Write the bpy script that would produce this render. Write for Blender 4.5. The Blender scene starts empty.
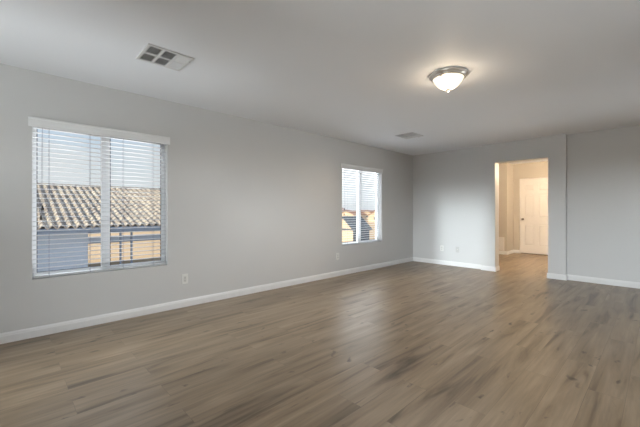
import bpy, bmesh, math, random
from mathutils import Vector, Matrix
R = math.radians
S = bpy.context.scene
C = S.collection
random.seed(7)

# ------------------------------------------------------------------ camera
CAMX, CAMY, EYE = 4.0, 0.0, 1.16
FPX, YAW, HORIZON = 328.0, 46.1, 211.0
cam_data = bpy.data.cameras.new('camera')
cam = bpy.data.objects.new('camera', cam_data)
C.objects.link(cam)
cam.location = (CAMX, CAMY, EYE)
cam.rotation_euler = (R(90), 0, R(YAW))
cam_data.sensor_width = 36
cam_data.lens = FPX / 640 * 36
cam_data.shift_y = (HORIZON - 213.5) / 640
cam_data.clip_end = 5000
S.camera = cam

# ------------------------------------------------------------------ view, sky, sun, added window light
S.view_settings.view_transform = 'Standard'
S.view_settings.look = 'None'
S.view_settings.gamma = 1
S.view_settings.use_curve_mapping = False
S.view_settings.exposure = 0.30

def nodes_of(tree):
    nt = tree
    for n in list(nt.nodes): nt.nodes.remove(n)
    return nt, nt.nodes, nt.links

world = bpy.data.worlds.new('sky'); S.world = world
world.use_nodes = True
nt, N, L = nodes_of(world.node_tree)
out = N.new('ShaderNodeOutputWorld'); bg = N.new('ShaderNodeBackground')
tc = N.new('ShaderNodeTexCoord'); sep = N.new('ShaderNodeSeparateXYZ')
L.new(tc.outputs['Generated'], sep.inputs[0])
rmp = N.new('ShaderNodeValToRGB')
L.new(sep.outputs['Z'], rmp.inputs[0])
e = rmp.color_ramp.elements
e[0].position = 0.0; e[0].color = (0.77, 0.79, 0.82, 1)
e[1].position = 0.75; e[1].color = (0.25, 0.45, 0.85, 1)
m1 = e.new(0.10); m1.color = (0.75, 0.79, 0.83, 1)
m2 = e.new(0.24); m2.color = (0.52, 0.66, 0.84, 1)
cl = N.new('ShaderNodeTexNoise'); cl.inputs['Scale'].default_value = 3.0; cl.inputs['Detail'].default_value = 5
mp = N.new('ShaderNodeMapping'); mp.inputs['Scale'].default_value = (1, 1, 3)
L.new(tc.outputs['Generated'], mp.inputs[0]); L.new(mp.outputs[0], cl.inputs['Vector'])
cr = N.new('ShaderNodeMapRange'); cr.inputs[1].default_value = 0.44; cr.inputs[2].default_value = 0.62
L.new(cl.outputs['Fac'], cr.inputs[0])
mx = N.new('ShaderNodeMixRGB'); mx.inputs[2].default_value = (0.78, 0.79, 0.81, 1)
L.new(cr.outputs[0], mx.inputs[0]); L.new(rmp.outputs[0], mx.inputs[1])
L.new(mx.outputs[0], bg.inputs[0]); bg.inputs[1].default_value = 0.80
L.new(bg.outputs[0], out.inputs[0])

sd = bpy.data.lights.new('sun', 'SUN'); sd.energy = 5.4; sd.angle = R(0.6); sd.color = (1.0, 0.86, 0.66)
sun = bpy.data.objects.new('sun', sd); C.objects.link(sun)
sun.rotation_euler = Vector((0.09, 1.0, -0.62)).to_track_quat('-Z', 'Y').to_euler()

# added area lights outside the windows, standing in for sky and ground
def area(name, loc, target, sx, sy, energy, color, spread=180):
    d = bpy.data.lights.new(name, 'AREA'); d.shape = 'RECTANGLE'; d.size = sx; d.size_y = sy
    d.energy = energy; d.color = color; d.spread = R(spread)
    o = bpy.data.objects.new(name, d); C.objects.link(o)
    o.location = loc
    o.rotation_euler = (Vector(target) - Vector(loc)).to_track_quat('-Z', 'Y').to_euler()
    return o
area('rear_sky_fill', (3.2, -9.5, 2.75), (3.2, -1.8, 1.6), 6.0, 1.8, 330, (0.91, 0.96, 1.0), 80)
area('rear_patch_fill', (1.1, -24.0, 3.4), (1.1, -1.8, 1.4), 0.8, 1.5, 178, (0.91, 0.96, 1.0), 40)  # added narrow light for the bright patch on the back wall
area('rear_floor_fill', (1.3, -5.6, 2.2), (1.2, 0.8, 0.0), 1.6, 0.6, 95, (0.95, 0.98, 1.0), 90)  # added under the overhang to lift the floor
area('rear_ground_fill', (3.2, -7.5, -1.3), (3.2, -1.8, 1.3), 6.0, 2.0, 540, (0.95, 0.98, 1.0), 120)
area('right_window_fill', (9.6, 8.0, 0.45), (5.2, 5.9, 1.35), 3.2, 1.7, 215, (0.95, 0.98, 1.0))  # added fill for the left wall and ceiling
area('near_window_sky_fill', (-1.7, 0.78, 3.5), (0, 0.78, 1.3), 1.7, 1.7, 170, (0.94, 0.97, 1.0))
area('far_window_sky_fill', (-1.7, 5.0, 3.5), (0, 5.0, 1.3), 1.7, 1.7, 300, (0.94, 0.97, 1.0))
area('near_window_ground_fill', (-2.2, 0.78, -1.6), (0, 0.78, 1.3), 2.4, 2.0, 25, (0.97, 0.98, 1.0))
area('far_window_ground_fill', (-2.2, 5.0, -1.6), (0, 5.0, 1.3), 2.4, 2.0, 1100, (0.97, 0.98, 1.0))

# ------------------------------------------------------------------ helpers
def link(name, me, mat=None, parent=None):
    o = bpy.data.objects.new(name, me); C.objects.link(o)
    if mat: me.materials.append(mat)
    if parent: o.parent = parent
    return o
def fin(name, bm, mat=None, parent=None, smooth=False, bevel=0, recalc=True):
    if recalc: bmesh.ops.recalc_face_normals(bm, faces=bm.faces[:])
    me = bpy.data.meshes.new(name); bm.to_mesh(me); bm.free()
    if smooth:
        for p in me.polygons: p.use_smooth = True
    o = link(name, me, mat, parent)
    if bevel:
        b = o.modifiers.new('bevel', 'BEVEL'); b.width = bevel; b.segments = 2; b.limit_method = 'ANGLE'
    return o
def bx(bm, x0, x1, y0, y1, z0, z1, rot=None, mi=0):
    c = Vector(((x0+x1)/2, (y0+y1)/2, (z0+z1)/2))
    M = Matrix.Translation(c)
    if rot is not None: M = M @ rot
    M = M @ Matrix.Diagonal((abs(x1-x0), abs(y1-y0), abs(z1-z0), 1))
    r = bmesh.ops.create_cube(bm, size=1, matrix=M)
    if mi:
        for f in {f for v in r['verts'] for f in v.link_faces}: f.material_index = mi
def box(name, x0, x1, y0, y1, z0, z1, mat, parent=None, bevel=0):
    bm = bmesh.new(); bx(bm, x0, x1, y0, y1, z0, z1)
    return fin(name, bm, mat, parent, bevel=bevel)
def lathe(bm, prof, seg=48, M=Matrix()):
    rings = []
    for r, z in prof:
        if r < 1e-6: rings.append([bm.verts.new(M @ Vector((0, 0, z)))])
        else: rings.append([bm.verts.new(M @ Vector((r*math.cos(2*math.pi*k/seg), r*math.sin(2*math.pi*k/seg), z))) for k in range(seg)])
    for a, b in zip(rings, rings[1:]):
        for k in range(seg):
            k2 = (k+1) % seg
            if len(a) == 1 and len(b) == 1: continue
            if len(a) == 1: bm.faces.new((a[0], b[k], b[k2]))
            elif len(b) == 1: bm.faces.new((a[k], a[k2], b[0]))
            else: bm.faces.new((a[k], a[k2], b[k2], b[k]))
def cyl(bm, p, q, r, seg=10):
    p, q = Vector(p), Vector(q); d = q-p
    M = Matrix.Translation(p) @ d.to_track_quat('Z', 'Y').to_matrix().to_4x4()
    lathe(bm, [(0, 0), (r, 0), (r, d.length), (0, d.length)], seg, M)
def prism(bm, prof, a, b, place):
    """closed profile of 2-D points swept from a to b; place(u, v, t) gives the point"""
    A = [bm.verts.new(place(u, v, a)) for u, v in prof]; B = [bm.verts.new(place(u, v, b)) for u, v in prof]
    n = len(prof)
    for k in range(n): bm.faces.new((A[k], A[(k+1) % n], B[(k+1) % n], B[k]))
    bm.faces.new(A); bm.faces.new(B[::-1])
def slab_with_holes(bm, u0, u1, v0, v1, holes, put):
    """wall of thickness handled by put(u0,u1,v0,v1): the rectangle minus rectangular holes"""
    us = sorted({u0, u1, *[h[0] for h in holes], *[h[1] for h in holes]})
    for a, b in zip(us, us[1:]):
        cuts = sorted((h[2], h[3]) for h in holes if h[0] < (a+b)/2 < h[1])
        z = v0
        for c, d in cuts:
            if c > z: put(a, b, z, c)
            z = d
        if z < v1: put(a, b, z, v1)
def empty(name, loc, label, cat, group=None, rz=0):
    o = bpy.data.objects.new(name, None); C.objects.link(o)
    o.location = loc; o.rotation_euler = (0, 0, rz); o.empty_display_size = 0.1
    tag(o, label, cat, group); return o
def tag(o, label, cat, group=None):
    o['label'] = label; o['category'] = cat
    if group: o['group'] = group
    return o
def struct(o, label=None, cat=None):
    o['kind'] = 'structure'
    if label: o['label'] = label
    if cat: o['category'] = cat
    return o
def copy_tree(o, parent=None):
    c = o.copy(); C.objects.link(c)
    if parent: c.parent = parent
    for ch in [x for x in bpy.data.objects if x.parent == o]: copy_tree(ch, c)
    return c
def on_left(u, x=0.0):
    """y on the plane X=x behind picture column u"""
    a = R(YAW) - math.atan((u-320)/FPX)
    return CAMY + (CAMX-x)/math.tan(a)
def on_back(u, y):
    a = R(YAW) - math.atan((u-320)/FPX)
    return CAMX - (y-CAMY)*math.tan(a)

# ------------------------------------------------------------------ materials
def mat(name, col, rough=0.5, metal=0, spec=0.5, bump=0, bscale=200, vary=0, vscale=3):
    m = bpy.data.materials.new(name); m.use_nodes = True
    nt = m.node_tree; b = nt.nodes['Principled BSDF']
    b.inputs['Base Color'].default_value = (*col, 1); b.inputs['Roughness'].default_value = rough
    b.inputs['Metallic'].default_value = metal; b.inputs['Specular IOR Level'].default_value = spec
    t = nt.nodes.new('ShaderNodeTexCoord')
    if bump:
        n = nt.nodes.new('ShaderNodeTexNoise'); n.inputs['Scale'].default_value = bscale; n.inputs['Detail'].default_value = 2
        nt.links.new(t.outputs['Object'], n.inputs['Vector'])
        bp = nt.nodes.new('ShaderNodeBump'); bp.inputs['Strength'].default_value = bump; bp.inputs['Distance'].default_value = 0.002
        nt.links.new(n.outputs['Fac'], bp.inputs['Height']); nt.links.new(bp.outputs[0], b.inputs['Normal'])
    if vary:
        n = nt.nodes.new('ShaderNodeTexNoise'); n.inputs['Scale'].default_value = vscale; n.inputs['Detail'].default_value = 4
        nt.links.new(t.outputs['Object'], n.inputs['Vector'])
        x = nt.nodes.new('ShaderNodeMixRGB')
        x.inputs[1].default_value = (*[c*(1-vary) for c in col], 1); x.inputs[2].default_value = (*[min(1, c*(1+vary)) for c in col], 1)
        nt.links.new(n.outputs['Fac'], x.inputs[0]); nt.links.new(x.outputs[0], b.inputs['Base Color'])
    return m
WALL = mat('grey_wall_paint', (0.640, 0.642, 0.640), 0.33, spec=0.5, bump=0.12, bscale=120, vary=0.015)
HALLW = mat('tan_hall_paint', (0.50, 0.455, 0.40), 0.33, bump=0.12, bscale=120, vary=0.015)
CEIL = mat('white_ceiling_paint', (0.86, 0.88, 0.915), 0.6, spec=0.3, bump=0.2, bscale=90)
TRIM = mat('white_semigloss_trim', (0.80, 0.80, 0.80), 0.35, vary=0.01)
VINYL = mat('white_vinyl', (0.78, 0.79, 0.80), 0.4, vary=0.01)
VALANCE = mat('white_valance', (0.86, 0.87, 0.88), 0.35, vary=0.01)
SLAT = mat('backlit_slat', (0.58, 0.59, 0.61), 0.4, vary=0.01)  # white slats greyed, their backlit shade put into the colour
PLASTIC = mat('white_plastic', (0.78, 0.78, 0.76), 0.35, vary=0.01)
PLASTIC2 = mat('white_plastic_insert', (0.66, 0.66, 0.64), 0.35, vary=0.01)
PAINTED = mat('painted_cover_plate', (0.56, 0.56, 0.55), 0.35, vary=0.01)
DARK = mat('dark_slot', (0.02, 0.02, 0.02), 0.6, vary=0.05)
CORD = mat('backlit_cord', (0.16, 0.18, 0.24), 0.8, vary=0.05)  # cords darkened, backlit shade put into the colour
BLACK = mat('black_tassel', (0.012, 0.012, 0.013), 0.5, vary=0.1)
NICKEL = mat('brushed_nickel', (0.86, 0.82, 0.76), 0.34, metal=1, bump=0.1, bscale=300)
BRASSY = mat('satin_nickel_knob', (0.22, 0.20, 0.18), 0.3, metal=1, vary=0.05)
VENT = mat('white_vent_enamel', (0.68, 0.68, 0.68), 0.4, vary=0.01)
DOORP = mat('white_door_paint', (0.74, 0.71, 0.69), 0.4, vary=0.01)
DUCT = mat('dark_duct', (0.015, 0.015, 0.016), 0.8, vary=0.1)
GASK = mat('black_gasket', (0.03, 0.035, 0.05), 0.6, vary=0.1)

def floor_material():
    m = bpy.data.materials.new('vinyl_plank_floor'); m.use_nodes = True
    nt = m.node_tree; N = nt.nodes; L = nt.links; b = N['Principled BSDF']
    t = N.new('ShaderNodeTexCoord')
    rot = N.new('ShaderNodeMapping'); rot.inputs['Rotation'].default_value = (0, 0, R(90)); rot.inputs['Location'].default_value = (0.3, 0.11, 0)
    L.new(t.outputs['Object'], rot.inputs[0])
    br = N.new('ShaderNodeTexBrick')
    br.offset = 0.37; br.offset_frequency = 2
    br.inputs['Color1'].default_value = (0, 0, 0, 1); br.inputs['Color2'].default_value = (1, 1, 1, 1)
    br.inputs['Mortar'].default_value = (0.5, 0.5, 0.5, 1)
    br.inputs['Scale'].default_value = 1; br.inputs['Mortar Size'].default_value = 0.0012
    br.inputs['Mortar Smooth'].default_value = 0.2
    br.inputs['Brick Width'].default_value = 1.22; br.inputs['Row Height'].default_value = 0.18
    L.new(rot.outputs[0], br.inputs['Vector'])
    # per-plank offset for the grain
    off = N.new('ShaderNodeVectorMath'); off.operation = 'MULTIPLY_ADD'
    off.inputs[1].default_value = (7.3, 31.0, 0)
    L.new(br.outputs['Color'], off.inputs[0]); L.new(t.outputs['Object'], off.inputs[2])
    def noise(sx, sy, scale, det, dist=0.0):
        mp = N.new('ShaderNodeMapping'); mp.inputs['Scale'].default_value = (sx, sy, 1)
        L.new(off.outputs[0], mp.inputs[0])
        n = N.new('ShaderNodeTexNoise'); n.inputs['Scale'].default_value = scale; n.inputs['Detail'].default_value = det
        n.inputs['Distortion'].default_value = dist
        L.new(mp.outputs[0], n.inputs['Vector']); return n
    broad = noise(1, 0.10, 11, 5, 0.7)
    fine = noise(1, 0.05, 60, 4)
    kn = noise(1, 0.42, 11, 3, 0.5)
    ramp = N.new('ShaderNodeValToRGB'); L.new(broad.outputs['Fac'], ramp.inputs[0])
    e = ramp.color_ramp.elements
    e[0].position = 0.26; e[0].color = (0.068, 0.044, 0.024, 1)
    e[1].position = 0.70; e[1].color = (0.320, 0.238, 0.158, 1)
    x = e.new(0.43); x.color = (0.218, 0.156, 0.097, 1)
    def mix(mode, fac, a, bcol):
        q = N.new('ShaderNodeMixRGB'); q.blend_type = mode
        if isinstance(fac, float): q.inputs[0].default_value = fac
        else: L.new(fac, q.inputs[0])
        L.new(a, q.inputs[1])
        if isinstance(bcol, tuple): q.inputs[2].default_value = bcol
        else: L.new(bcol, q.inputs[2])
        return q.outputs[0]
    fr = N.new('ShaderNodeMapRange'); fr.inputs[1].default_value = 0.3; fr.inputs[2].default_value = 0.7; fr.inputs[3].default_value = 0.82; fr.inputs[4].default_value = 1.12
    L.new(fine.outputs['Fac'], fr.inputs[0])
    c = mix('MULTIPLY', 0.8, ramp.outputs[0], fr.outputs[0])
    pr = N.new('ShaderNodeMapRange'); pr.inputs[3].default_value = 0.92; pr.inputs[4].default_value = 1.07
    L.new(br.outputs['Color'], pr.inputs[0])
    c = mix('MULTIPLY', 1.0, c, pr.outputs[0])
    kr = N.new('ShaderNodeMapRange'); kr.inputs[1].default_value = 0.66; kr.inputs[2].default_value = 0.76; kr.clamp = True
    L.new(kn.outputs['Fac'], kr.inputs[0])
    c = mix('MIX', kr.outputs[0], c, (0.045, 0.030, 0.020, 1))
    seam = N.new('ShaderNodeMath'); seam.operation = 'MULTIPLY'; seam.inputs[1].default_value = 0.38
    L.new(br.outputs['Fac'], seam.inputs[0])
    c = mix('MIX', seam.outputs[0], c, (0.05, 0.036, 0.026, 1))
    L.new(c, b.inputs['Base Color'])
    rr = N.new('ShaderNodeMapRange'); rr.inputs[3].default_value = 0.30; rr.inputs[4].default_value = 0.40; b.inputs['Specular IOR Level'].default_value = 0.62
    L.new(fine.outputs['Fac'], rr.inputs[0]); L.new(rr.outputs[0], b.inputs['Roughness'])
    bp = N.new('ShaderNodeBump'); bp.inputs['Strength'].default_value = 0.15; bp.inputs['Distance'].default_value = 0.001
    L.new(fine.outputs['Fac'], bp.inputs['Height']); L.new(bp.outputs[0], b.inputs['Normal'])
    return m
FLOOR = floor_material()

def glass_material():
    m = bpy.data.materials.new('window_glass'); m.use_nodes = True
    nt, N, L = nodes_of(m.node_tree)
    o = N.new('ShaderNodeOutputMaterial'); t = N.new('ShaderNodeBsdfTransparent'); g = N.new('ShaderNodeBsdfGlossy')
    t.inputs[0].default_value = (0.95, 0.97, 0.97, 1); g.inputs['Roughness'].default_value = 0.02
    fz = N.new('ShaderNodeFresnel'); fz.inputs[0].default_value = 1.25
    ge = N.new('ShaderNodeNewGeometry'); fr = N.new('ShaderNodeMath'); fr.operation = 'SUBTRACT'; fr.inputs[0].default_value = 1; L.new(ge.outputs['Backfacing'], fr.inputs[1])
    fm = N.new('ShaderNodeMath'); fm.operation = 'MULTIPLY'; L.new(fz.outputs[0], fm.inputs[0]); L.new(fr.outputs[0], fm.inputs[1])
    mx = N.new('ShaderNodeMixShader'); L.new(fm.outputs[0], mx.inputs[0]); L.new(t.outputs[0], mx.inputs[1]); L.new(g.outputs[0], mx.inputs[2])
    L.new(mx.outputs[0], o.inputs[0]); return m
GLASS = glass_material()
def screen_material():
    m = bpy.data.materials.new('insect_screen_mesh'); m.use_nodes = True
    nt, N, L = nodes_of(m.node_tree)
    o = N.new('ShaderNodeOutputMaterial'); t = N.new('ShaderNodeBsdfTransparent'); d = N.new('ShaderNodeBsdfTranslucent')
    d.inputs[0].default_value = (0.75, 0.76, 0.78, 1)
    mx = N.new('ShaderNodeMixShader'); mx.inputs[0].default_value = 0.002
    L.new(t.outputs[0], mx.inputs[1]); L.new(d.outputs[0], mx.inputs[2]); L.new(mx.outputs[0], o.inputs[0]); return m
SCREEN = screen_material()
def emit_material(name, col, s):
    m = bpy.data.materials.new(name); m.use_nodes = True
    nt = m.node_tree; b = nt.nodes['Principled BSDF']
    b.inputs['Base Color'].default_value = (0.8, 0.76, 0.68, 1); b.inputs['Roughness'].default_value = 0.3
    b.inputs['Emission Color'].default_value = (*col, 1); b.inputs['Emission Strength'].default_value = s
    return m

# ------------------------------------------------------------------ room shell
H = 2.45
RX, RY = 5.2, -1.8            # right wall, wall behind the camera
BY, PY = 6.85, 6.775          # back wall, face of the part with the doorway
X_L, X_R = 1.555, 2.897       # that part's two edges
O_L, O_R, O_T, O_B = 1.797, 2.646, 2.09, 6.99
HL, HR, HN, HD = 0.1, 3.15, 9.6, 10.15      # hall beyond the doorway
HX = 1.17
WZ0, WZ1 = 0.53, 2.0
W1 = (on_left(32), on_left(167.5)); W2 = (on_left(342), on_left(381.8))
RW = ((0.72, 1.56), (3.2, 4.9))

bm = bmesh.new(); bx(bm, -0.15, RX+0.15, RY-0.15, HD+0.15, -0.2, 0)
struct(fin('floor', bm, FLOOR))
bm = bmesh.new(); bx(bm, -0.15, RX+0.15, RY-0.15, HD+0.15, H, H+0.25)
struct(fin('ceiling', bm, CEIL))
bm = bmesh.new()
slab_with_holes(bm, RY-0.15, HD+0.15, 0, H, [(*W1, WZ0, WZ1), (*W2, WZ0, WZ1)], lambda a, b, c, d: bx(bm, -0.15, 0, a, b, c, d))
struct(fin('wall_left', bm, WALL))
bm = bmesh.new()
bx(bm, 0, X_L, BY, O_B, 0, H); bx(bm, X_R, RX, BY, O_B, 0, H)
slab_with_holes(bm, X_L, X_R, 0, H, [(O_L, O_R, 0, O_T)], lambda a, b, c, d: bx(bm, a, b, PY, O_B, c, d))
struct(fin('wall_back', bm, WALL))
SW = (5.2, 6.5)
bm = bmesh.new()
slab_with_holes(bm, RY-0.15, HD+0.15, 0, H, [(*SW, WZ0, WZ1)], lambda a, b, c, d: bx(bm, RX, RX+0.15, a, b, c, d))
struct(fin('wall_right', bm, WALL))
bm = bmesh.new()
slab_with_holes(bm, 0, RX, 0, H, [(*w, WZ0, WZ1) for w in RW], lambda a, b, c, d: bx(bm, a, b, RY-0.15, RY, c, d))
struct(fin('wall_rear', bm, WALL))
# hall
DX0, DX1, DZ = 1.335, 2.10, 2.03
bm = bmesh.new()
bx(bm, 0, HX, HN, HD+0.12, 0, H)
slab_with_holes(bm, HX, HR+0.1, 0, H, [(DX0-0.012, DX1+0.012, 0, DZ+0.012)], lambda a, b, c, d: bx(bm, a, b, HD, HD+0.12, c, d))
struct(fin('wall_hall_back', bm, HALLW))
bm = bmesh.new(); bx(bm, HR, HR+0.1, O_B, HD, 0, H)
struct(fin('wall_hall_right', bm, HALLW))
bm = bmesh.new(); bx(bm, DX0-0.2, DX1+0.2, HD+0.121, HD+0.15, 0, H)  # unseen dark backing added behind the door to block light
struct(fin('wall_door_backing', bm, DUCT))

# baseboards: profile (distance from the wall, height)
BP = [(0, 0), (0.014, 0), (0.014, 0.062), (0.011, 0.070), (0.0105, 0.076), (0.006, 0.086), (0.004, 0.091), (0, 0.091)]
def baseboard(name, runs):
    bm = bmesh.new()
    for axis, wall, sign, a, b in runs:
        if axis == 'y': prism(bm, BP, a, b, lambda u, v, t: Vector((wall+sign*u, t, v)))
        else: prism(bm, BP, a, b, lambda u, v, t: Vector((t, wall+sign*u, v)))
    return struct(fin(name, bm, TRIM))
baseboard('baseboard_left', [('y', 0, 1, RY, BY)])
baseboard('baseboard_back', [('x', BY, -1, 0, X_L), ('x', BY, -1, X_R, RX), ('x', PY, -1, X_L-0.014, O_L+0.014), ('x', PY, -1, O_R-0.014, X_R+0.014),
                             ('y', X_R, 1, PY, BY), ('y', X_L, -1, PY, BY), ('y', O_L, 1, PY, O_B), ('y', O_R, -1, PY, O_B)])
baseboard('baseboard_right', [('y', RX, -1, RY, BY)])
baseboard('baseboard_hall', [('x', HN, -1, 0, HX+0.014), ('y', HX, 1, HN, HD), ('x', HD, -1, HX, DX0-0.012), ('x', HD, -1, DX1+0.012, HR)])

# ------------------------------------------------------------------ windows (two-panel sliders set to the outside of the wall)
def window(name, w):
    y0, y1 = w
    root = bpy.data.objects.new(name, None); C.objects.link(root); root.location = (-0.115, (y0+y1)/2, WZ0); struct(root)
    hw, ht = (y1-y0)/2, WZ1-WZ0
    f = 0.020
    bm = bmesh.new()
    slab_with_holes(bm, -hw, hw, 0, ht, [(-hw+f, hw-f, f, ht-f)], lambda a, b, c, d: bx(bm, -0.035, 0.035, a, b, c, d))
    fin('window_frame', bm, VINYL, root)
    for a, b, x, sl, sr in ((-hw+f, 0.042, -0.014, 0.018, 0.078), (-0.042, hw-f, 0.012, 0.078, 0.022)):
        s, g = 0.024, 0.006
        bm = bmesh.new(); z0, z1 = f, ht-f
        slab_with_holes(bm, a, b, z0, z1, [(a+sl, b-sr, z0+s, z1-s)], lambda p, q, c, d: bx(bm, x-0.012, x+0.012, p, q, c, d))
        sash = fin('sash', bm, VINYL, root)
        bm = bmesh.new()
        slab_with_holes(bm, a+sl, b-sr, z0+s, z1-s, [(a+sl+g, b-sr-g, z0+s+g, z1-s-g)], lambda p, q, c, d: bx(bm, x+0.006, x+0.0125, p, q, c, d))
        fin('gasket', bm, GASK, sash)
        bm = bmesh.new(); bx(bm, x+0.003, x+0.007, a+sl, b-sr, z0+s, z1-s)
        fin('pane', bm, GLASS, sash)
    bm = bmesh.new()
    bx(bm, -0.031, -0.0302, -hw+f, 0.03, f, ht-f)
    fin('insect_screen', bm, SCREEN, root)
    return root
window('window_1', W1); window('window_2', W2)
for i, w in enumerate(RW):  # unseen rear windows, added and sized to let light in
    bm = bmesh.new(); f = 0.04; y = RY-0.1
    mid = (w[0]+w[1])/2
    slab_with_holes(bm, w[0], w[1], WZ0, WZ1, ([(w[0]+f, w[1]-f, WZ0+f, WZ1-f)] if i == 0 else [(w[0]+f, mid-0.035, WZ0+f, WZ1-f), (mid+0.035, w[1]-f, WZ0+f, WZ1-f)]), lambda a, b, c, d: bx(bm, a, b, y-0.03, y+0.03, c, d))
    o = struct(fin('window_%d' % (i+3), bm, VINYL))
    bm = bmesh.new(); bx(bm, w[0]+f, w[1]-f, y-0.002, y+0.002, WZ0+f, WZ1-f)
    fin('pane', bm, GLASS, o)

bm = bmesh.new(); f = 0.04; x = RX+0.1; mid = (SW[0]+SW[1])/2  # unseen right wall window, added to carry fill light
slab_with_holes(bm, SW[0], SW[1], WZ0, WZ1, [(SW[0]+f, mid-0.035, WZ0+f, WZ1-f), (mid+0.035, SW[1]-f, WZ0+f, WZ1-f)], lambda a, b, c, d: bx(bm, x-0.03, x+0.03, a, b, c, d))
o = struct(fin('window_5', bm, VINYL))
bm = bmesh.new(); bx(bm, x-0.002, x+0.002, SW[0]+f, SW[1]-f, WZ0+f, WZ1-f)
fin('pane', bm, GLASS, o)

# ------------------------------------------------------------------ blinds
def blind(w, label, cord_u):
    y0, y1 = w; hw = (y1-y0)/2
    root = empty('window_blind', (-0.042, (y0+y1)/2, WZ0), label, 'blind', 'white horizontal blinds in the left wall windows')
    ht = WZ1-WZ0
    # valance with short returns, a little wider than the opening, proud of the wall
    bm = bmesh.new()
    v0, v1 = ht-0.065, ht+0.022
    prof = [(0.050, v0), (0.060, v0), (0.060, v0+0.014), (0.056, v0+0.022), (0.056, v1-0.020), (0.062, v1-0.010), (0.062, v1), (0.050, v1)]
    prism(bm, prof, -hw-0.022, hw+0.022, lambda u, v, t: Vector((u, t, v)))
    for s in (-1, 1): bx(bm, 0.0435, 0.052, s*(hw+0.022)-0.004, s*(hw+0.022)+0.004, v0, v1)
    fin('valance', bm, VALANCE, root)
    bm = bmesh.new(); bx(bm, -0.025, 0.028, -hw+0.006, hw-0.006, ht-0.045, ht-0.002)
    fin('head_rail', bm, SLAT, root)
    # slats, slightly crowned, tilted open
    bm = bmesh.new()
    pitch = 0.0437; z = 0.050; n = 0
    cross = [(-0.025, -0.0016), (0, 0.0012), (0.025, -0.0016), (0.025, 0.0012), (0, 0.0040), (-0.025, 0.0012)]
    tops = []
    while z < ht-0.06:
        prism(bm, cross, -hw+0.008, hw-0.008, lambda u, v, t: Vector((u, t, v+z)))
        z += pitch; n += 1
    fin('slats', bm, SLAT, root)
    bm = bmesh.new(); bx(bm, -0.025, 0.025, -hw+0.008, hw-0.008, 0.004, 0.022)
    fin('bottom_rail', bm, SLAT, root, bevel=0.003)
    for u in cord_u:
        y = on_left(u, -0.042)-(y0+y1)/2
        bm = bmesh.new()
        for xx in (-0.0265, 0.0265): cyl(bm, (xx, y, 0.01), (xx, y, ht-0.03), 0.0012, 6)
        fin('ladder_cord', bm, CORD, root)
    # pull cord with two black tassels near the left end
    y = -hw+0.075
    bm = bmesh.new()
    zt = [ht-0.83, ht-0.92]
    for k in (0, 1): cyl(bm, (0.036, y-0.012*k, zt[k]+0.03), (0.036, y-0.004*k, ht-0.03), 0.0011, 6)
    pc = fin('pull_cord', bm, CORD, root)
    for k in (0, 1):
        bm = bmesh.new()
        lathe(bm, [(0, 0.042), (0.004, 0.040), (0.006, 0.030), (0.010, 0.006), (0.0105, 0.001), (0.008, 0), (0, 0)], 16, Matrix.Translation((0.036, y-0.012*k, zt[k])))
        fin('tassel', bm, BLACK, pc, smooth=True)
    # tilt cords at the right end
    bm = bmesh.new()
    for k in (0, 1): cyl(bm, (0.034, hw-0.055+0.012*k, ht-0.20-0.06*k), (0.034, hw-0.055+0.012*k, ht-0.03), 0.0011, 6)
    fin('tilt_cord', bm, CORD, root)
    return root
blind(W1, 'wide white horizontal slat blind over the near window, neighbour tile roof behind it', (49, 90, 123, 153))
blind(W2, 'white horizontal slat blind over the far window beside the room corner', (346.5, 355, 366, 377))

# ------------------------------------------------------------------ ceiling light
def ceiling_light(loc):
    root = empty('ceiling_light', loc, 'flush ceiling light with lit frosted glass bowl and brushed nickel ring', 'ceiling light')
    bm = bmesh.new()
    lathe(bm, [(0, 0), (0.166, 0), (0.171, -0.006), (0.170, -0.016), (0.158, -0.022), (0.154, -0.030), (0.150, -0.040), (0.141, -0.046), (0.135, -0.042), (0.135, -0.026), (0, -0.024)], 64)
    fin('ring', bm, NICKEL, root, smooth=True)
    bm = bmesh.new()
    lathe(bm, [(0.134, -0.040), (0.133, -0.050), (0.122, -0.070), (0.103, -0.094), (0.078, -0.117), (0.050, -0.133), (0.020, -0.139), (0, -0.140)], 64)
    fin('glass_bowl', bm, emit_material('lit_frosted_glass', (1.0, 0.87, 0.64), 1.0), root, smooth=True)
    bm = bmesh.new()
    lathe(bm, [(0, -0.136), (0.020, -0.139), (0.021, -0.144), (0.010, -0.149), (0.012, -0.155), (0.006, -0.163), (0, -0.166)], 24)
    fin('finial', bm, NICKEL, root, smooth=True)
    for k in range(3):
        M = Matrix.Rotation(2*math.pi*k/3+0.5, 4, 'Z')
        bm = bmesh.new(); bx(bm, 0.130, 0.150, -0.008, 0.008, -0.054, -0.043)
        bmesh.ops.transform(bm, matrix=M, verts=bm.verts[:])
        fin('clip', bm, NICKEL, root, bevel=0.002)
    d = bpy.data.lights.new('ceiling_light_bulb', 'SPOT'); d.energy = 66; d.color = (1.0, 0.99, 0.975)
    d.spot_size = R(176); d.spot_blend = 0.5; d.shadow_soft_size = 0.1
    o = bpy.data.objects.new('ceiling_light_bulb', d); C.objects.link(o); o.location = Vector(loc)+Vector((0, 0, -0.29))
    d = bpy.data.lights.new('ceiling_light_glow', 'POINT'); d.energy = 3.2; d.color = (1.0, 0.80, 0.58); d.shadow_soft_size = 0.03
    o = bpy.data.objects.new('ceiling_light_glow', d); C.objects.link(o); o.location = Vector(loc)+Vector((0, 0, -0.20))
    return root
ceiling_light((2.607, 3.023, H))
hl = bpy.data.lights.new('hall_lamp', 'POINT'); hl.energy = 116; hl.color = (1.0, 0.80, 0.56); hl.shadow_soft_size = 0.12
hlo = bpy.data.objects.new('hall_lamp', hl); C.objects.link(hlo); hlo.location = (2.93, 8.5, 2.1)

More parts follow.
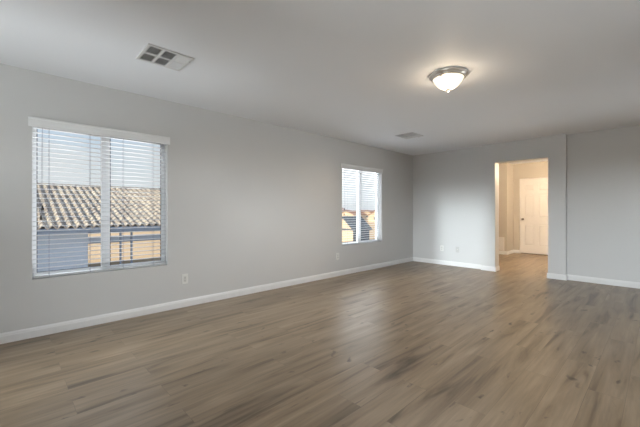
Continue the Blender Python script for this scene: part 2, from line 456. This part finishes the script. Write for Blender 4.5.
# ------------------------------------------------------------------ ceiling vents: 2 x 3 louvred banks
def vent(loc, label):
    root = empty('ceiling_vent', loc, label, 'vent', 'white louvred ceiling vents')
    ax, ay = 0.168, 0.180; bar = 0.021
    xs = [-ax+0.022, -bar/2, bar/2, ax-0.022]
    cw = (2*(ay-0.022)-2*bar)/3
    ys = [-ay+0.022+k*(cw+bar) for k in range(3)]
    holes = [(x0, x1, y, y+cw) for x0, x1 in ((xs[0], xs[1]), (xs[2], xs[3])) for y in ys]
    bm = bmesh.new()
    slab_with_holes(bm, -ax, ax, -ay, ay, holes, lambda a, b, c, d: bx(bm, a, b, c, d, -0.010, -0.002))
    fin('frame', bm, VENT, root, bevel=0.0015)
    bm = bmesh.new(); bx(bm, -ax+0.01, ax-0.01, -ay+0.01, ay-0.01, -0.0018, -0.0004)
    fin('duct_opening', bm, DUCT, root)
    for x0, x1 in ((xs[0], xs[1]), (xs[2], xs[3])):
        for k, y in enumerate(ys):
            bm = bmesh.new()
            ang = (38, 62, -38)[k]; n = (7, 9, 9)[k]; wd = (0.008, 0.0095, 0.0108)[k]
            for q in range(n):
                yy = y+cw*(q+0.5)/n
                bx(bm, x0, x1, yy-wd/2, yy+wd/2, -0.0068, -0.0058, rot=Matrix.Rotation(R(ang), 4, 'X'))
            fin('louvre_bank', bm, VENT, root)
    bm = bmesh.new(); bx(bm, ax-0.09, ax-0.075, ay-0.016, ay-0.004, -0.022, -0.010)
    fin('damper_lever', bm, VENT, root)
    return root
vent((1.105, 0.975, H), 'white louvred ceiling vent above the near window')
vent((1.02, 4.98, H), 'white louvred ceiling vent near the far corner of the room')

# ------------------------------------------------------------------ wall outlets (built facing +X, plate against X = 0)
def outlet(loc, rz, label, style, cat='outlet'):
    root = empty('wall_outlet', loc, label, cat, 'wall plates just above the baseboards', rz)
    bm = bmesh.new(); bx(bm, 0.0005, 0.007, -0.037, 0.037, -0.06, 0.06)
    fin('cover_plate', bm, PAINTED if style == 'coax' else PLASTIC, root, bevel=0.003)
    if style == 'decora':
        bm = bmesh.new(); bx(bm, 0.007, 0.0088, -0.0165, 0.0165, -0.033, 0.033)
        ins = fin('insert', bm, PLASTIC2, root, bevel=0.001)
        zs = (0.018, -0.018)
    elif style == 'duplex':
        zs = (0.02, -0.02)
    if style == 'coax':
        bm = bmesh.new(); cyl(bm, (0.007, 0, 0.0), (0.016, 0, 0.0), 0.006, 12)
        fin('socket', bm, NICKEL, root)
    else:
        for z in zs:
            par = root
            if style == 'duplex':
                bm = bmesh.new()
                cyl(bm, (0.007, 0, z), (0.0092, 0, z), 0.0165, 24)
                par = fin('receptacle', bm, PLASTIC2, root)
            bm = bmesh.new()
            for yy, hh in ((-0.006, 0.004), (0.006, 0.005)): bx(bm, 0.0085, 0.0096, yy-0.001, yy+0.001, z-hh+0.003, z+hh+0.003)
            cyl(bm, (0.0085, 0, z-0.008), (0.0096, 0, z-0.008), 0.0025, 10)
            fin('slots', bm, DARK, par)
    return root
outlet((0, on_left(184.8), 0.337), 0, 'white outlet plate on the left wall right of the near window', 'decora')
outlet((0, on_left(337.5), 0.352), 0, 'white outlet on the left wall just below the far window', 'duplex')
outlet((on_back(442, BY), BY, 0.352), R(-90), 'white outlet on the back wall close to the room corner', 'duplex')
outlet((on_back(457.5, BY), BY, 0.352), R(-90), 'pale painted cable plate between the corner outlet and the doorway', 'coax')

# ------------------------------------------------------------------ hall door: six panels
def hall_door():
    root = bpy.data.objects.new('door_1', None); C.objects.link(root); root.location = (DX0, HD, 0); struct(root)
    w, z0, z1 = DX1-DX0, 0.022, DZ-0.003
    st, ms = 0.105, 0.095
    c0, c1 = (st, w/2-ms/2), (w/2+ms/2, w-st)
    rows = [(0.235, 0.80), (1.00, 1.60), (1.71, 1.90)]
    holes = [(a, b, c, d) for a, b in (c0, c1) for c, d in rows]
    bm = bmesh.new()
    slab_with_holes(bm, 0, w, z0, z1, holes, lambda a, b, c, d: bx(bm, a, b, 0.006, 0.040, c, d))
    for a, b, c, d in holes:
        bx(bm, a, b, 0.020, 0.034, c, d)
        m = 0.028
        A = [(a+0.012, c+0.012), (b-0.012, c+0.012), (b-0.012, d-0.012), (a+0.012, d-0.012)]
        B = [(a+m, c+m), (b-m, c+m), (b-m, d-m), (a+m, d-m)]
        va = [bm.verts.new((x, 0.0199, z)) for x, z in A]; vb = [bm.verts.new((x, 0.010, z)) for x, z in B]
        for k in range(4): bm.faces.new((va[k], va[(k+1) % 4], vb[(k+1) % 4], vb[k]))
        bm.faces.new(vb)
    fin('door_leaf', bm, DOORP, root)
    bm = bmesh.new(); M = Matrix.Translation((0.062, 0.006, 0.94)) @ Matrix.Rotation(R(90), 4, 'X')
    lathe(bm, [(0, 0), (0.030, 0), (0.031, 0.006), (0.014, 0.010), (0.012, 0.026), (0.022, 0.034), (0.027, 0.046), (0.022, 0.056), (0, 0.060)], 28, M)
    fin('knob', bm, BRASSY, root, smooth=True)
hall_door()
bm = bmesh.new(); j = 0.011
bx(bm, DX0-0.012, DX0-0.002, HD-0.004, HD+0.11, 0, DZ+0.01); bx(bm, DX1+0.002, DX1+0.012, HD-0.004, HD+0.11, 0, DZ+0.01)
bx(bm, DX0-0.012, DX1+0.012, HD-0.004, HD+0.11, DZ, DZ+0.011)
struct(fin('trim_1', bm, DOORP))
# low return grille on the hall wall
root = empty('wall_grille', (0.93, HN, 0.10), 'pale return air grille low on the hall wall, seen through the doorway', 'grille')
bm = bmesh.new()
slab_with_holes(bm, -0.18, 0.18, 0, 0.36, [(-0.155, 0.155, 0.025, 0.335)], lambda a, b, c, d: bx(bm, a, b, -0.012, -0.001, c, d))
fin('frame', bm, DOORP, root)
bm = bmesh.new()
for k in range(16): bx(bm, -0.155, 0.155, -0.008, -0.006, 0.028+k*0.0195, 0.028+k*0.0195+0.019, rot=Matrix.Rotation(R(-25), 4, 'X'))
fin('louvres', bm, DOORP, root)

# ------------------------------------------------------------------ outdoors
GZ = -3.0
GROUND = mat('desert_ground', (0.56, 0.42, 0.28), 0.95, spec=0.1, vary=0.25, vscale=0.06)
HILL = mat('far_hills', (0.40, 0.30, 0.27), 0.95, spec=0.1, vary=0.3, vscale=0.01)
STUCCO = mat('shaded_stucco', (0.36, 0.43, 0.53), 0.9, spec=0.1, vary=0.06)  # blue shade of the unlit wall put into the colour
BEIGE = mat('beige_stucco', (0.62, 0.50, 0.37), 0.9, spec=0.1, vary=0.06)
FASCIA = mat('shaded_fascia', (0.17, 0.22, 0.30), 0.7, vary=0.05)  # bluish eave shade put into the colour, as on the wall
SLATE = mat('slate_shingle', (0.10, 0.12, 0.14), 0.8, vary=0.25, vscale=2)
SHED = mat('dark_shade_tone', (0.09, 0.115, 0.14), 0.8, vary=0.12)  # shade of the shed's side wall put into the colour; also distant windows
REDROOF = mat('red_brown_roof', (0.34, 0.19, 0.13), 0.8, vary=0.2)
def tile_material():
    m = mat('concrete_roof_tile', (0.40, 0.37, 0.33), 0.75, spec=0.2)
    nt = m.node_tree; b = nt.nodes['Principled BSDF']
    t = nt.nodes.new('ShaderNodeTexCoord'); mp = nt.nodes.new('ShaderNodeMapping'); mp.inputs['Scale'].default_value = (1/0.42, 1/0.3, 1)
    v = nt.nodes.new('ShaderNodeTexWhiteNoise'); fl = nt.nodes.new('ShaderNodeVectorMath'); fl.operation = 'FLOOR'
    nt.links.new(t.outputs['Object'], mp.inputs[0]); nt.links.new(mp.outputs[0], fl.inputs[0]); nt.links.new(fl.outputs[0], v.inputs['Vector'])
    r = nt.nodes.new('ShaderNodeValToRGB'); nt.links.new(v.outputs['Value'], r.inputs[0])
    r.color_ramp.elements[0].color = (0.30, 0.27, 0.25, 1); r.color_ramp.elements[1].color = (0.52, 0.47, 0.40, 1)
    nt.links.new(r.outputs[0], b.inputs['Base Color']); return m
TILE = tile_material()

bm = bmesh.new(); bmesh.ops.create_grid(bm, x_segments=2, y_segments=2, size=2500)
g = fin('ground', bm, GROUND); g.location = (0, 0, GZ); struct(g)
bm = bmesh.new()
prev = None
random.seed(3)
for k in range(161):
    a = R(-10+k*0.9)        # angle from +Y towards -X
    r = 900
    hgt = 9+5*math.sin(k*0.21)+4*math.sin(k*0.53+1)+2.5*math.sin(k*1.31)+random.uniform(-1, 1)
    d = Vector((-math.sin(a), math.cos(a), 0))
    P = [d*(r-160)+Vector((0, 0, GZ-0.5)), d*(r-50)+Vector((0, 0, GZ+hgt*0.5)), d*r+Vector((0, 0, GZ+4+hgt)), d*(r+200)+Vector((0, 0, GZ-0.5))]
    cur = [bm.verts.new(p) for p in P]
    if prev:
        for q in range(3): bm.faces.new((prev[q], cur[q], cur[q+1], prev[q+1]))
    prev = cur
struct(fin('hills', bm, HILL))
# own house below; unseen overhang added behind to keep sun off rear windows
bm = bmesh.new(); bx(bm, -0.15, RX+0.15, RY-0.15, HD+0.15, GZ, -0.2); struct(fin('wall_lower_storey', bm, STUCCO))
bm = bmesh.new(); bx(bm, -0.4, RX+0.4, RY-4.4, HD+0.4, H+0.25, H+0.45); struct(fin('ceiling_added_overhang', bm, FASCIA))

# neighbour house with a barrel tile roof
def neighbour():
    EX, EZ, RXX, RZ = -13.0, 0.47, -20.5, 2.62
    Y0, Y1 = -16.0, 11.0
    root = empty('neighbour_house', (EX, 0, GZ), 'low shaded house outside the near window with a sunlit barrel tile roof', 'house')
    def rel(v): return Vector(v)-Vector((EX, 0, GZ))
    # roof slope towards us: wavy tiles in stepped courses
    bm = bmesh.new()
    n = 19; run = (RXX-EX); TW = 0.30; per = 8
    cols = int((Y1-Y0)/TW)*per
    slope = Vector((run, 0, RZ-EZ)); sl = slope.length; sd_ = slope/sl; nrm = Vector((0.276, 0, 0.961))
    for c in range(n):
        lo = []; hi = []; bt = []
        for k in range(cols+1):
            y = Y0+k*TW/per
            ph = 2*math.pi*k/per
            wv = 0.075*math.cos(ph)
            base = Vector((EX, y, EZ))
            p0 = base+sd_*(sl*c/n)+nrm*(wv+0.06); p1 = base+sd_*(sl*(c+1)/n+0.02)+nrm*(wv+0.02)
            lo.append(bm.verts.new(rel(p0))); hi.append(bm.verts.new(rel(p1))); bt.append(bm.verts.new(rel(p0-nrm*0.06)))
        for k in range(cols):
            bm.faces.new((lo[k], lo[k+1], hi[k+1], hi[k]))
            bm.faces.new((bt[k], bt[k+1], lo[k+1], lo[k]))
    # far slope and ends
    a = [rel((EX, Y0, EZ-0.08)), rel((RXX, Y0, RZ-0.06)), rel((2*RXX-EX, Y0, EZ-0.08))]
    b = [rel((EX, Y1, EZ-0.08)), rel((RXX, Y1, RZ-0.06)), rel((2*RXX-EX, Y1, EZ-0.08))]
    va = [bm.verts.new(p) for p in a]; vb = [bm.verts.new(p) for p in b]
    bm.faces.new(va); bm.faces.new(vb[::-1]); bm.faces.new((va[1], va[2], vb[2], vb[1])); bm.faces.new((va[0], va[2], vb[2], vb[0]))
    rf = fin('roof', bm, TILE, root, recalc=False)
    # ridge caps
    bm = bmesh.new()
    y = Y0
    while y < Y1-0.1:
        M = Matrix.Translation(rel((RXX, y, RZ+0.02))) @ Matrix.Rotation(R(-90), 4, 'X')
        lathe(bm, [(0, 0), (0.13, 0), (0.105, 0.40), (0, 0.40)], 12, M); y += 0.36
    fin('ridge_caps', bm, TILE, rf)
    bm = bmesh.new(); bx(bm, EX-0.06+13-13-EX, EX-0.02-EX, Y0, Y1, EZ-0.22-GZ, EZ-0.02-GZ)
    fin('fascia', bm, FASCIA, root)
    yc = on_left(88, EX-0.5)
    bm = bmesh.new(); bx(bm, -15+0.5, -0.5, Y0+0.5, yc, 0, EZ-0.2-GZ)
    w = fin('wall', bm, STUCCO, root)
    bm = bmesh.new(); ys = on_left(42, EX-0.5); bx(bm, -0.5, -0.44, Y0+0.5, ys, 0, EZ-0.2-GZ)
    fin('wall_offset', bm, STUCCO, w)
    for u in (120.5, 131.5):
        y = on_left(u, EX-0.5)
        bm = bmesh.new(); bx(bm, -0.55, -0.45, y-0.035, y+0.035, 0, EZ-0.2-GZ)
        fin('porch_post', bm, FASCIA, root)
    bm = bmesh.new(); bx(bm, -14.5, -0.45, yc, Y1-0.3, EZ-0.30-GZ, EZ-0.1-GZ)
    fin('porch_ceiling', bm, FASCIA, root)
neighbour()
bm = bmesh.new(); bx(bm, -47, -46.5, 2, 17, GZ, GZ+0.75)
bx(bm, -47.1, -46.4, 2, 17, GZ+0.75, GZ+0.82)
tag(fin('garden_wall', bm, STUCCO), 'low shaded garden wall behind the porch of the tile roofed house', 'wall')

# shed seen through the far window
def gable(name, label, cat, x0, x1, y0, y1, ze, zr, wall_lit, wall_shade, roof, over=0.3, group=None, windows=True):
    root = empty(name, ((x0+x1)/2, (y0+y1)/2, GZ), label, cat, group)
    cx, cy = (x0+x1)/2, (y0+y1)/2
    hx, hy = (x1-x0)/2, (y1-y0)/2; h, r = ze-GZ, zr-GZ
    bm = bmesh.new()
    prism(bm, [(-hx, 0), (hx, 0), (hx, h), (0, r), (-hx, h)], -hy, hy, lambda u, v, t: Vector((u, t, v)))
    bm.faces.ensure_lookup_table()
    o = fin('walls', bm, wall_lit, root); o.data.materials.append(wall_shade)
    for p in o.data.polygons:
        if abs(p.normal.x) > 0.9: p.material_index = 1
    bm = bmesh.new(); k = (r-h)/hx; t = 0.14
    for s in (-1, 1):
        prism(bm, [(0, r), (s*(hx+over), h-k*over), (s*(hx+over), h-k*over+t), (0, r+t)], -hy-over, hy+over, lambda u, v, q: Vector((u, q, v)))
    fin('roof', bm, roof, root)
    if windows:
        bm = bmesh.new(); bx(bm, -hx*0.3, hx*0.3, -hy-0.03, -hy+0.02, h*0.4, h*0.75); fin('window', bm, SHED, root)
    return root
sy = 32.2; sx = on_back(353, sy)
s = gable('garden_shed', 'small dark roofed shed seen through the far window, on sunlit desert ground', 'shed',
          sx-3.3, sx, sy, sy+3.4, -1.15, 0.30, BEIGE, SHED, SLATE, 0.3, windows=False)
bm = bmesh.new(); bx(bm, -1.65, 1.65, -1.74, -1.69, 1.62, 1.85); fin('dark_band', bm, SLATE, s)  # dark band across the gable end at eave height
for i, (u, d, w, lab) in enumerate(((346, 150, 9, 'tiny distant house at the left in the far window, under the hills'),
                                    (352, 190, 10, 'tiny distant house left of the far window mullion'),
                                    (367, 170, 9, 'tiny distant house at middle right in the far window'),
                                    (376, 130, 7, 'nearest of the tiny distant houses, right edge of the far window'))):
    y = d*0.75; x = on_back(u, y)
    gable('distant_house', lab, 'house', x-w/2, x+w/2, y, y+9, GZ+2.6, GZ+4.2, BEIGE, BEIGE, REDROOF, 0.4, group='distant houses under the hills')
